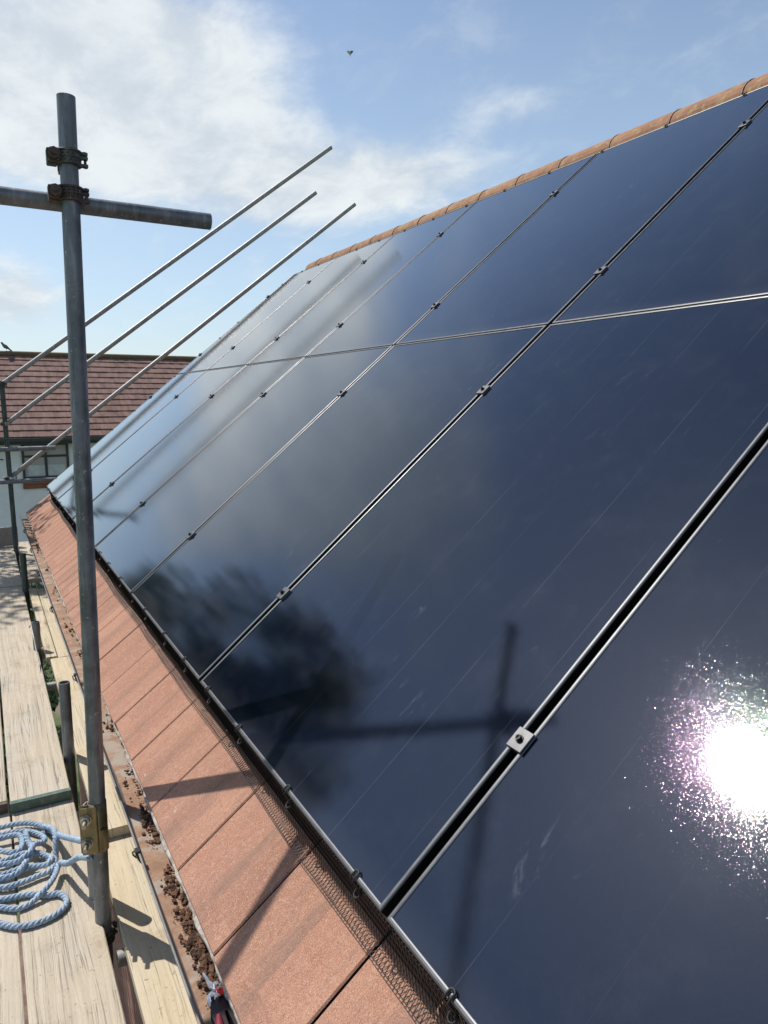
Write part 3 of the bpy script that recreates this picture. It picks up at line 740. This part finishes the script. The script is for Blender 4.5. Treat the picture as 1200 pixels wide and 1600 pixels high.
# transoms under the boards
for i, (y_, xa, xb, top) in enumerate(((2.36, -.272, .08, ZB - .042), (1.2, -1.4, .06, ZB - .042), (3.25, -1.4, .09, ZB - .042), (4.72, -1.4, .09, ZB - .001), (5.42, -1.4, .09, ZB - .001), (7.05, -1.4, .09, ZB - .001), (9.0, -1.4, .09, ZB - .001))):
    nm = ['short transom tube end poking out under the near yellow pine board', 'transom tube under the boards nearest the camera', 'transom tube under the lapped board ends', 'transom tube in the board gap beyond the nearest open stub',
          'transom tube in the board gap beside the second stub', 'transom tube in the board gap under the far batten end', 'transom tube under the far end of the walkway'][i]
    pole('transom', (xa, y_, top - TR - .002), (xb, y_, top - TR - .002), nm, 'tube_pale', 'transom tubes under the boards')
for x_, nm in ((-.345, 'ledger tube running below the boards near the house'), (-1.2, 'ledger tube running below the outer boards')):
    pole('ledger', (x_, -1.0, ZB - .125), (x_, 9.3, ZB - .125), nm, 'tube', 'ledger tubes under the walkway')
for y_ in (2.6, 5.3, 8.8):
    pole('scaffold_standard', (-1.25, y_, GZ), (-1.25, y_, -.45), 'outer upright pole left out of view, at the %s bay' % {2.6: 'near', 5.3: 'middle', 8.8: 'far'}[y_], 'tube')

# couplers
def coupler(c, label, m, second=True, s=1.0, yaw=0.0, group='pipe couplers on the scaffold'):
    """right-angle coupler round an upright tube at c: swept straps, hinge, T-bolt with nut, saddle behind"""
    c = Vector(c); t = empty('coupler', c, label, 'coupler', group)
    Rz = Matrix.Rotation(yaw, 3, 'Z')
    T = lambda x, y, z: c + Rz @ (Vector((x, y, z)) * s)
    bd = MB(); st = MB(); bt = MB()
    def strap(mb, r0, r1, h0, h1, a0, a1, n=22):
        A = []
        for i in range(n + 1):
            a = a0 + (a1 - a0) * i / n; ca, sa = math.cos(a), math.sin(a)
            A += [T(r0 * ca, r0 * sa, h0), T(r1 * ca, r1 * sa, h0), T((r1 + .0015) * ca, (r1 + .0015) * sa, (h0 + h1) / 2), T(r1 * ca, r1 * sa, h1), T(r0 * ca, r0 * sa, h1)]
        mb.add(A, [(i * 5 + k, i * 5 + (k + 1) % 5, i * 5 + 5 + (k + 1) % 5, i * 5 + 5 + k) for i in range(n) for k in range(5)] + [(0, 1, 2, 3, 4), tuple(n * 5 + k for k in (4, 3, 2, 1, 0))])
    strap(bd, .0246, .0315, -.021, .021, R(0), R(180))
    strap(st, .0246, .0305, -.019, .019, R(180), R(360))
    for zz in (-.0165, .0165, 0):
        strap(st, .030, .0335, zz - .003, zz + .003, R(200), R(352))
    for i in range(9):       # cast lettering lumps on the strap read as studs
        a = R(222 + i * 13); st.blob(T(.0325 * math.cos(a), .0325 * math.sin(a), .008 if i % 2 else -.008), .0032 * s, 1, .2)
    # hinge fork at the right
    for zz in (-.019, .001, .012):
        bd.box(0, 1, 0, 1, 0, 1, .08, Matrix.Translation(T(.028, -.008, zz)) @ (Rz.to_4x4()) @ Matrix.Diagonal((.021 * s, .016 * s, .008 * s, 1)))
    b0 = MB(); b0.tube(T(.042, 0, -.021), T(.042, 0, .022), .004 * s, 10); b0.build('hinge_pin', M['rust'], t)
    # lug and T-bolt at the left, axis towards the front
    bd.box(0, 1, 0, 1, 0, 1, .1, Matrix.Translation(T(-.056, -.002, -.0215)) @ Rz.to_4x4() @ Matrix.Diagonal((.027 * s, .026 * s, .043 * s, 1)))
    st.box(0, 1, 0, 1, 0, 1, .1, Matrix.Translation(T(-.053, -.018, -.017)) @ Rz.to_4x4() @ Matrix.Diagonal((.030 * s, .012 * s, .034 * s, 1)))
    bt.tube(T(-.040, .02, 0), T(-.040, -.048, 0), .0062 * s, 12)
    bt.tube(T(-.040, -.0185, 0), T(-.040, -.0235, 0), .0185 * s, 20)
    bt.tube(T(-.040, -.0235, 0), T(-.040, -.0385, 0), .0155 * s, 8, smooth=False)
    if second:
        bd.box(0, 1, 0, 1, 0, 1, .05, Matrix.Translation(T(-.022, .024, -.022)) @ Rz.to_4x4() @ Matrix.Diagonal((.044 * s, .012 * s, .044 * s, 1)))
        for xx in (-.0175, .0175):       # strap round the crossing tube (axis x)
            n = 16; A = []
            for i in range(n + 1):
                a = R(-100) + R(290) * i / n
                for r_ in (.0248, .030):
                    for h_ in (-.004, .004): A.append(T(xx + h_, .0585 + r_ * math.cos(a), r_ * math.sin(a)))
            bd.add(A, [f for i in range(n) for f in ((i*4, i*4+1, i*4+5, i*4+4), (i*4+2, i*4+6, i*4+7, i*4+3), (i*4, i*4+4, i*4+6, i*4+2), (i*4+1, i*4+3, i*4+7, i*4+5))])
        b0 = MB(); b0.tube(T(0, .090, -.045), T(0, .090, .030), .006 * s, 10); b0.tube(T(0, .090, -.040), T(0, .090, -.030), .012 * s, 6, smooth=False); b0.build('bolt', M['rust'], t)
    bd.build('body', M[m], t); st.build('strap', M[m], t); bt.build('bolt', M['rust'], t)
    return t
cA = PX(1.497); cB = PX(1.402)
ct = coupler(cA, 'mossy green grey coupler near the top of the front pole, holding no tube', 'coupler')
coupler(cB, 'rusty brown coupler joining the front pole and the thick horizontal tube', 'rust')
coupler(PX(-.86), 'dark coupler low on the front pole beneath the boards', 'coupler', yaw=.5)
coupler((-.290, 8.765, .60), 'pale coupler on the far green upright at the middle sloping rail', 'bolt', yaw=.2)
coupler((-.283, 8.775, .02), 'pale coupler cluster on the far green upright at the lowest sloping rail', 'bright', s=1.25, yaw=.2)
coupler((-.298, 8.762, 1.0), 'dark coupler at the top of the far green upright', 'coupler', s=1.0)
coupler((-.287, 8.77, .335), 'dark coupler on the far green upright at the upper horizontal tube', 'coupler')
# yellow sleeve coupler with two bolts
sc = PX(-.478); s0 = empty('sleeve_coupler', sc, 'yellow plated sleeve coupler with two bolts joining the front pole, rope tied to it', 'coupler', 'pipe couplers on the scaffold')
cyl = MB(); n = 30
def sleeve(mb, r0, r1, h0, h1, a0, a1, n=30):
    A = []
    for i in range(n + 1):
        a = a0 + (a1 - a0) * i / n; ca, sa = math.cos(a), math.sin(a)
        A += [sc + Vector((r0 * ca, r0 * sa, h0)), sc + Vector((r1 * ca, r1 * sa, h0)), sc + Vector((r1 * ca, r1 * sa, h1)), sc + Vector((r0 * ca, r0 * sa, h1))]
    mb.add(A, [(i * 4 + k, i * 4 + (k + 1) % 4, i * 4 + 4 + (k + 1) % 4, i * 4 + 4 + k) for i in range(n) for k in range(4)] + [(0, 1, 2, 3), tuple(n * 4 + k for k in (3, 2, 1, 0))], True)
sleeve(cyl, .0247, .0278, -.080, .080, R(-100), R(258))
cyl.build('sleeve', M['brass'], s0)
lug = MB()
Rl = Matrix.Rotation(R(-14), 4, 'Z')
lug.box(-.046, .002, -.0305, -.0260, -.078, .078, .003, Matrix.Translation(sc) @ Rl)
lug.box(-.052, -.024, -.016, -.0115, -.080, .080, .003, Matrix.Translation(sc) @ Rl)
lug.sweep([Matrix.Translation(sc) @ Rl @ Vector((-.050, -.0098 - .013 * (1 - math.cos(q * .5)) , .086 * (1))) for q in range(2)], .002, 5)
lug.build('flange', M['brass'], s0)
for zz in (.040, -.038):
    bt = MB()
    Tm = Matrix.Translation(sc) @ Rl
    c0 = lambda y: Tm @ Vector((-.031, y, zz))
    bt.tube(c0(-.0305), c0(-.0335), .0175, 20); bt.tube(c0(-.0335), c0(-.0455), .0142, 6, smooth=False)
    bt.sweep([c0(-.0455 - .0036 * i / 2) for i in range(16)], [.0070 if i % 2 else .0061 for i in range(16)], 12)
    bt.build('bolt', M['bolt'], s0)
sl_ = MB(); sl_.box(.002, .0215, -.0262, -.0245, -.004, .003, .0004, Matrix.Translation(sc + Vector((0, -.003, 0))))
sl_.build('slot', M['clampdark'], s0)

# wire hooked on a stub and wire at the gutter
wr = MB(); wr.sweep([(-.345, 5.22, -.60), (-.335, 5.2, -.575), (-.325, 5.1, -.66), (-.32, 4.95, -.73), (-.318, 4.75, -.772)], .004, 6)
prop(wr.build('bent_wire', M['tube_pale']), 'thin bent metal wire leaning on the board edge by the shorter tube stub', 'wire')

# ------------------------------------------------------------------ rope
RP2 = [(-.297,3.030),(-.354,3.055),(-.404,3.066),(-.437,3.053),(-.476,3.098),(-.524,3.120),(-.571,3.121),(-.627,3.109),(-.687,3.059),(-.702,2.967),(-.654,2.857),(-.578,2.779),(-.514,2.774),(-.460,2.786),(-.422,2.796),(-.400,2.855),(-.393,2.908),(-.397,2.969),(-.411,3.051),(-.431,3.104),(-.473,3.147),(-.526,3.166),(-.570,3.164),(-.641,3.166),(-.710,3.113),(-.723,2.989),(-.667,2.905),(-.577,2.845),(-.524,2.847),(-.470,2.839),(-.428,2.821),(-.413,2.840),(-.424,2.874),(-.458,2.915),(-.493,2.932),(-.534,2.929),(-.575,2.921),(-.641,2.923),(-.695,3.018),(-.669,3.096),(-.572,3.075),(-.537,3.074),(-.507,3.060),(-.499,3.008),(-.511,2.956),(-.533,2.951),(-.574,2.985),(-.628,3.038),(-.654,2.984),(-.628,2.894),(-.577,2.812),(-.544,2.806),(-.517,2.817),(-.487,2.875),(-.471,2.928),(-.487,3.038),(-.467,3.051),(-.432,3.001),(-.426,2.967),(-.453,2.941),(-.487,2.881),(-.536,2.875),(-.602,2.890),(-.685,2.879),(-.703,2.814),(-.653,2.758),(-.580,2.717),(-.542,2.711),(-.504,2.704),(-.467,2.688),(-.440,2.664),(-.414,2.662),(-.394,2.638),(-.388,2.602),(-.404,2.569),(-.439,2.548),(-.488,2.540),(-.536,2.553),(-.582,2.592),(-.653,2.671),(-.689,2.718),(-.653,2.725),(-.580,2.676),(-.532,2.644),(-.487,2.652),(-.441,2.684),(-.414,2.729),(-.392,2.790),(-.348,2.820),(-.294,2.859)]
NP = len(RP2)
ctl = []
for i, (x, y) in enumerate(RP2):
    f = i / (NP - 1); z = ZB + .011 + .030 * min(1, f * 1.2)
    if 65 <= i <= 84: z = ZB + .012
    if i >= 85: z = ZB + .03 + (i - 85) * .003
    ctl.append(Vector((x, y, z)))
# tie the two ends to the sleeve coupler
endA = PX(-.50); endB = PX(-.57)
ctl[0] = Vector((-.345, 2.66, -.615)); ctl[1] = Vector((-.378, 2.88, -.715)); ctl.insert(0, Vector((endA.x - .034, endA.y + .01, -.53)))
ctl[-1] = Vector((-.345, 2.575, -.630)); ctl[-2] = Vector((-.372, 2.69, -.712)); ctl.append(Vector((endB.x - .030, endB.y - .012, -.572)))
def catmull(P, step):
    out = []
    for i in range(len(P) - 1):
        p0, p1, p2, p3 = P[max(i - 1, 0)], P[i], P[i + 1], P[min(i + 2, len(P) - 1)]
        n = max(2, int((p2 - p1).length / step))
        for k in range(n):
            t_ = k / n
            out.append(.5 * ((2 * p1) + (p2 - p0) * t_ + (2 * p0 - 5 * p1 + 4 * p2 - p3) * t_ ** 2 + (3 * p1 - p0 - 3 * p2 + p3) * t_ ** 3))
    out.append(P[-1]); return out
cen = catmull(ctl, .005)
# relax crossings: lift a later strand over an earlier one where they meet
for i in range(len(cen)):
    cen[i] = cen[i].copy()
for it in range(2):
    for i in range(0, len(cen), 1):
        for j in range(0, i - 12, 3):
            dx = cen[i].x - cen[j].x; dy = cen[i].y - cen[j].y
            if dx * dx + dy * dy < .00030:
                need = min(cen[j].z + .0165, ZB + .075)
                if cen[i].z < need: cen[i].z = need
sm_ = [c.copy() for c in cen]
for it in range(10):
    for i in range(1, len(cen) - 1):
        sm_[i].z = (sm_[i - 1].z + sm_[i].z * 2 + sm_[i + 1].z) / 4
        sm_[i].x = (sm_[i - 1].x + sm_[i].x * 6 + sm_[i + 1].x) / 8; sm_[i].y = (sm_[i - 1].y + sm_[i].y * 6 + sm_[i + 1].y) / 8
rope = MB(); prev = None; strands = [[], [], []]; acc = 0
for i, p in enumerate(sm_):
    d = (sm_[min(i + 1, len(sm_) - 1)] - sm_[max(i - 1, 0)]).normalized()
    a = d.orthogonal().normalized() if prev is None else (prev - d * prev.dot(d)).normalized()
    prev = a; b = d.cross(a)
    if i: acc += (p - sm_[i - 1]).length
    for s_ in range(3):
        th = -acc / .050 * 2 * math.pi + s_ * 2 * math.pi / 3
        strands[s_].append(p + (a * math.cos(th) + b * math.sin(th)) * .0052)
for s_ in range(3): rope.sweep(strands[s_], .0057, 7)
prop(rope.build('rope', M['rope']), 'coil of thick twisted pale blue rope lying on the scaffold boards', 'rope')

# ------------------------------------------------------------------ snips in the gutter
tp = empty('snips', (-.195, 1.45, -.372), 'metal snips with red and black handles lying in the gutter', 'snips')
ZT = -.356
def poly3(pts, h0, h1, mb): return mb.prism(pts, lambda a, b, h: Vector((-.180 + a * .72, 1.479 + b * .72, ZT - .016 + h)), h0, h1)
b = MB(); poly3([(-.022, .150), (-.018, .152), (-.013, .128), (-.010, .108), (.004, .096), (.014, .088), (.014, .070), (-.006, .072), (-.018, .086), (-.021, .106), (-.020, .128)], .010, .015, b); b.build('blade', M['bright'], tp)
b = MB(); poly3([(-.018, .080), (-.030, .070), (-.036, .050), (-.034, .030), (-.020, .026), (-.012, .050), (.004, .074), (-.004, .086)], .004, .0095, b); b.build('lower_blade', M['bright'], tp)
b = MB(); poly3([(-.006, .066), (.004, .072), (.020, .062), (.026, .040), (-.006, .040)], .0155, .0195, b); b.build('red_cover', M['red'], tp)
b = MB()
for x, y, r in ((.0, .084, .0065), (.003, .064, .005), (-.022, .046, .005), (-.006, .038, .0045), (.022, .036, .0045)): b.tube((-.180 + x * .72, 1.479 + y * .72, ZT - .006), (-.180 + x * .72, 1.479 + y * .72, ZT + .0065), r * .8, 14)
b.build('rivet', M['bright'], tp)
b = MB(); poly3([(-.030, .034), (-.012, .042), (.028, .040), (.034, .015), (.034, -.10), (.010, -.11), (.004, -.01), (-.004, -.01), (-.010, -.12), (-.036, -.12), (-.040, 0)], .001, .014, b); b.build('handle', M['toolblack'], tp)
for xx in (-.024, .024):
    b = MB(); b.sweep([(-.180 + .72 * xx * (1 + .25 * q), 1.462 - .022 * q, ZT + .002) for q in range(5)], [.005, .008, .009, .009, .008], 10); b.build('grip', M['darkred'], tp)

# ------------------------------------------------------------------ neighbour's house
nb = empty('neighbour_house', (1.0, 28.5, GZ), 'neighbouring house with pink tiled roof and pale rendered wall', 'house')
NX0, NX1 = -.75, 13.0; WY = 25.0; EY = 24.55; EZ = -.26; RY = 28.4; RZ = 2.38
b = MB(); b.box(NX0 + .3, NX1 - .3, WY, 31.8, GZ, EZ - .12); 
b.prism([(WY, EZ - .12), (31.8, EZ - .12), (RY, RZ - .12)], lambda a, c, h: Vector((h, a, c)), NX0 + .3, NX1 - .3); b.build('wall', M['render'], nb)
b = MB(); NC = 14
slope = Vector((0, RY - EY, RZ - EZ)); L = slope.length; sdv = slope / L; nv = Vector((0, -sdv.z, sdv.y))
for i in range(NC):
    a = i * L / NC; c = (i + 1) * L / NC + .03
    e = Vector((0, EY, EZ)) + sdv * a; f = Vector((0, EY, EZ)) + sdv * min(c, L)
    N_ = 78
    for k in range(N_):
        xa = NX0 + (NX1 - NX0) * k / N_; xb = NX0 + (NX1 - NX0) * (k + 1) / N_; jz = rng.uniform(-.004, .004)
        p = [Vector((xa, e.y, e.z)) + nv * (.030 + jz), Vector((xb, e.y, e.z)) + nv * (.030 + jz), Vector((xb, f.y, f.z)) + nv * (.0 + jz), Vector((xa, f.y, f.z)) + nv * (0 + jz)]
        q = [v - nv * .028 for v in p]
        b.add(q + p, [(4, 5, 6, 7), (0, 1, 5, 4)])
    b.add([Vector((NX0, e.y, e.z)) - nv * .03, Vector((NX1, e.y, e.z)) - nv * .03, Vector((NX1, f.y, f.z)) - nv * .03, Vector((NX0, f.y, f.z)) - nv * .03], [(0, 1, 2, 3)])
b.add([(NX0, RY, RZ), (NX1, RY, RZ), (NX1, 32.2, EZ), (NX0, 32.2, EZ)], [(0, 1, 2, 3)])
b.build('roof', M['ntile'], nb)
b = MB(); b.sweep([(NX0 + i * .45, RY, RZ + .03) for i in range(int((NX1 - NX0) / .45) + 1)], .10, 10); b.build('ridge', simple('mossy_ridge', (.11, .075, .04), (.17, .125, .065), 6), nb)
b = MB(); b.box(NX0, NX1, EY - .08, EY + .02, EZ - .13, EZ - .02, .01); b.box(NX0, NX1, EY + .021, EY + .05, EZ - .22, EZ - .04); b.box(NX0 + .1, NX1 - .1, EY + .051, WY, EZ - .22, EZ - .20)
b.build('gutter', M['winframe'], nb)
def nwindow(x0, x1, z0, z1, cols, top):
    f = MB(); T = .07; y0, y1 = WY - .05, WY + .02
    f.box(x0, x1, y0, y1, z1 - T, z1); f.box(x0, x1, y0, y1, z0, z0 + T)
    f.box(x0, x0 + T, y0, y1, z0 + T, z1 - T); f.box(x1 - T, x1, y0, y1, z0 + T, z1 - T)
    zt = z1 - T - top; n_ = cols
    f.box(x0 + T, x1 - T, y0 + .004, y1, zt - T, zt)
    W_ = (x1 - x0 - T) / n_
    for i in range(1, n_):
        xc = x0 + i * W_
        f.box(xc, xc + T * 1.1, y0 + .004, y1, z0 + T, zt - T); f.box(xc, xc + T * 1.1, y0 + .004, y1, zt, z1 - T)
    fr_ = f.build('window', M['winframe'], nb)
    g_ = MB(); g_.box(x0 + T, x1 - T, WY - .02, WY - .012, z0 + T, z1 - T); g_.build('pane', M['pane'], fr_)
    c_ = MB(); c_.box(x0 + .15, x1 - .12, WY - .0325, WY - .0305, z0 + .10, z0 + .42); c_.build('blind', M['curtain'], fr_)
    s_ = MB()
    s_.box(x0 - .02, x1 + .1, WY - .09, WY - .001, z0 - .17, z0 - .001, .01); s_.box(x0 - .02, x1 + .1, WY - .075, WY - .001, z0 - .30, z0 - .175, .01)
    s_.build('sill', simple('red_sill_tile', (.22, .07, .05), (.30, .11, .075), 5), fr_)
nwindow(.50, 1.83, -1.56, -.46, 2, .30)
nwindow(6.0, 7.6, -1.6, -.46, 2, .30)
b = MB(); b.sweep([(-.02, WY - .02, -.62), (-.10, WY - .12, -.66), (-.16, WY - .14, -.78), (-.10, WY - .13, -.92), (-.01, WY - .03, -.93)], .018, 7); b.build('wall_bracket', M['winframe'], nb)

# ------------------------------------------------------------------ birds
def bird_body(mb, T, r=1.0):
    pts = [(-.17, .02), (-.12, .02), (-.07, .03), (0, .055), (.05, .06), (.10, .045), (.13, .033), (.155, .032), (.18, .024), (.195, .008), (.215, .003)]
    zs = [-.035, -.025, -.01, .0, .008, .03, .055, .078, .083, .078, .072]
    mb.sweep([T(x, 0, z) for (x, _), z in zip(pts, zs)], [p[1] * r for p in pts], 10)
pg = empty('pigeon', (.43, 28.4, RZ + .13), 'small grey pigeon perched on the neighbour roof ridge at the left edge', 'bird')
s = .9
TT = lambda x, y, z: Vector((.43 - x * s * .9, 28.4 + y * s, RZ + .25 + z * s + x * s * .45))
b = MB(); bird_body(b, TT, s * 1.25); b.sweep([TT(-.10, 0, -.03), TT(-.17, 0, -.045), TT(-.25, 0, -.06)], [.028, .022, .018], 6)
b.build('body', M['pigeon'], pg)
for sy in (-1, 1):
    b = MB(); b.prism([(.06, .02), (.02, .045), (-.08, .02), (-.17, -.02), (-.06, -.03), (.03, -.02)], lambda a, c, h: TT(a, sy * (.048 + h), c), 0, .014); b.build('wing', M['pigeondark'], pg)
b = MB()
for sy in (-.02, .02): b.sweep([TT(.0, sy, -.04), Vector((.43, 28.4 + sy, RZ + .135))], .006, 5)
b.build('leg', M['darkred'], pg)
fb = empty('flying_bird', (14.03, 29.4, 15.1), 'tiny pale bird flying high in the blue sky', 'bird')
O_ = Vector((14.03, 29.4, 15.1)); cr = Vector((.875, -.484, 0))
TF = lambda x, y, z: O_ + cr * x * 1.05 + Vector((0, 0, 1)) * z * 1.05 + Vector((.45, .8, 0)) * y * 1.05
b = MB(); b.sweep([TF(.0, 0, -.13), TF(.0, 0, -.08), TF(.0, 0, 0), TF(0, 0, .05), TF(0, 0, .09)], [.008, .022, .045, .038, .012], 8); b.build('body', M['gull'], fb)
for sx in (-1, 1):
    b = MB(); b.prism([(0, .05), (sx * .06, .085), (sx * .13, .075), (sx * .10, .02), (sx * .03, -.05)], lambda a, c, h: TF(a, h, c), -.006, .006)
    b.build('wing', M['gull'] if sx < 0 else M['pigeondark'], fb)

# ------------------------------------------------------------------ trees (left of the frame: they shade the far boards and show as reflections in the glass)
def tree(base, cc, rad, nleaf, label, seed, lobes, name='tree'):
    rg = random.Random(seed); base = Vector(base); cc = Vector(cc); rad = Vector(rad)
    t = empty(name, base, label, 'tree', 'trees beside the house')
    tr = MB(); fork = cc + Vector((0, 0, -rad.z * .7))
    tr.sweep([base, base.lerp(fork, .5) + Vector((.1, .05, 0)), fork], [.2, .16, .13], 10)
    L_ = []
    for i in range(lobes):
        while True:
            d = Vector((rg.uniform(-1, 1), rg.uniform(-1, 1), rg.uniform(-1, 1)))
            if .35 < d.length < 1: break
        c = cc + Vector((d.x * rad.x, d.y * rad.y, d.z * rad.z)) * .82
        L_.append((c, rg.uniform(.22, .50) * min(rad.x, rad.z) * .58))
        tr.sweep([fork, fork.lerp(c, .5) + Vector((rg.uniform(-.2, .2), rg.uniform(-.2, .2), .1)), c], [.07, .04, .015], 6)
    tr.build('trunk', M['bark'], t)
    lf = MB()
    for i in range(nleaf):
        c, r = rg.choice(L_)
        d = Vector((rg.gauss(0, 1), rg.gauss(0, 1), rg.gauss(0, 1))).normalized() * r * rg.random() ** .4
        p = c + d; a = Vector((rg.gauss(0, 1), rg.gauss(0, 1), rg.gauss(0, 1))).normalized(); bb = a.orthogonal().normalized(); s_ = rg.uniform(.035, .075)
        lf.v += [p - a * s_, p + bb * s_ * .55, p + a * s_, p - bb * s_ * .55]; k = len(lf.v) - 4
        lf.f.append((k, k + 1, k + 2, k + 3)); lf.sm.append(False)
    lf.build('crown', M['leaf'], t)
tree((-3.6, 10.6, GZ), (-3.15, 10.3, 2.45), (2.05, 2.3, 3.6), 20000, 'leafy garden tree beside the scaffold, seen as a dark reflection in the panels', 11, 62)
tree((-3.1, 17.0, GZ), (-3.0, 17.0, 1.7), (1.35, 2.0, 2.3), 12000, 'smaller leafy tree beyond the garden tree, seen as the far dark reflection', 12, 26)
def shrub(c, r, nleaf, label, seed):
    rg = random.Random(seed); c = Vector(c); t = empty('shrub', (c.x, c.y, GZ), label, 'shrub', 'shrubs at the foot of the wall')
    st = MB()
    for i in range(7): st.sweep([(c.x, c.y, GZ), (c.x + rg.uniform(-.5, .5) * r, c.y + rg.uniform(-.5, .5) * r, c.z)], [.02, .008], 5)
    st.build('stems', M['bark'], t); lf = MB()
    for i in range(nleaf):
        d = Vector((rg.gauss(0, 1), rg.gauss(0, 1), rg.gauss(0, 1))).normalized() * r * rg.random() ** .4; p = c + d; p.z = max(p.z, GZ + .05)
        a = Vector((rg.gauss(0, 1), rg.gauss(0, 1), rg.gauss(0, 1))).normalized(); bb = a.orthogonal().normalized(); s_ = rg.uniform(.05, .09)
        lf.v += [p - a * s_, p + bb * s_ * .6, p + a * s_, p - bb * s_ * .6]; k = len(lf.v) - 4; lf.f.append((k, k + 1, k + 2, k + 3)); lf.sm.append(False)
    lf.build('foliage', M['leaf'], t)
shrub((-.35, 15.2, -4.8), .8, 1800, 'green shrub below, glimpsed in the board gap by the nearest stub', 21)
shrub((-.1, 20.5, -4.4), 1.2, 2600, 'green shrub below, glimpsed in the board gap by the farther stub', 22)
shrub((-.7, 11.3, -4.7), .9, 2600, 'green shrub glimpsed through the slit between the left boards', 23)
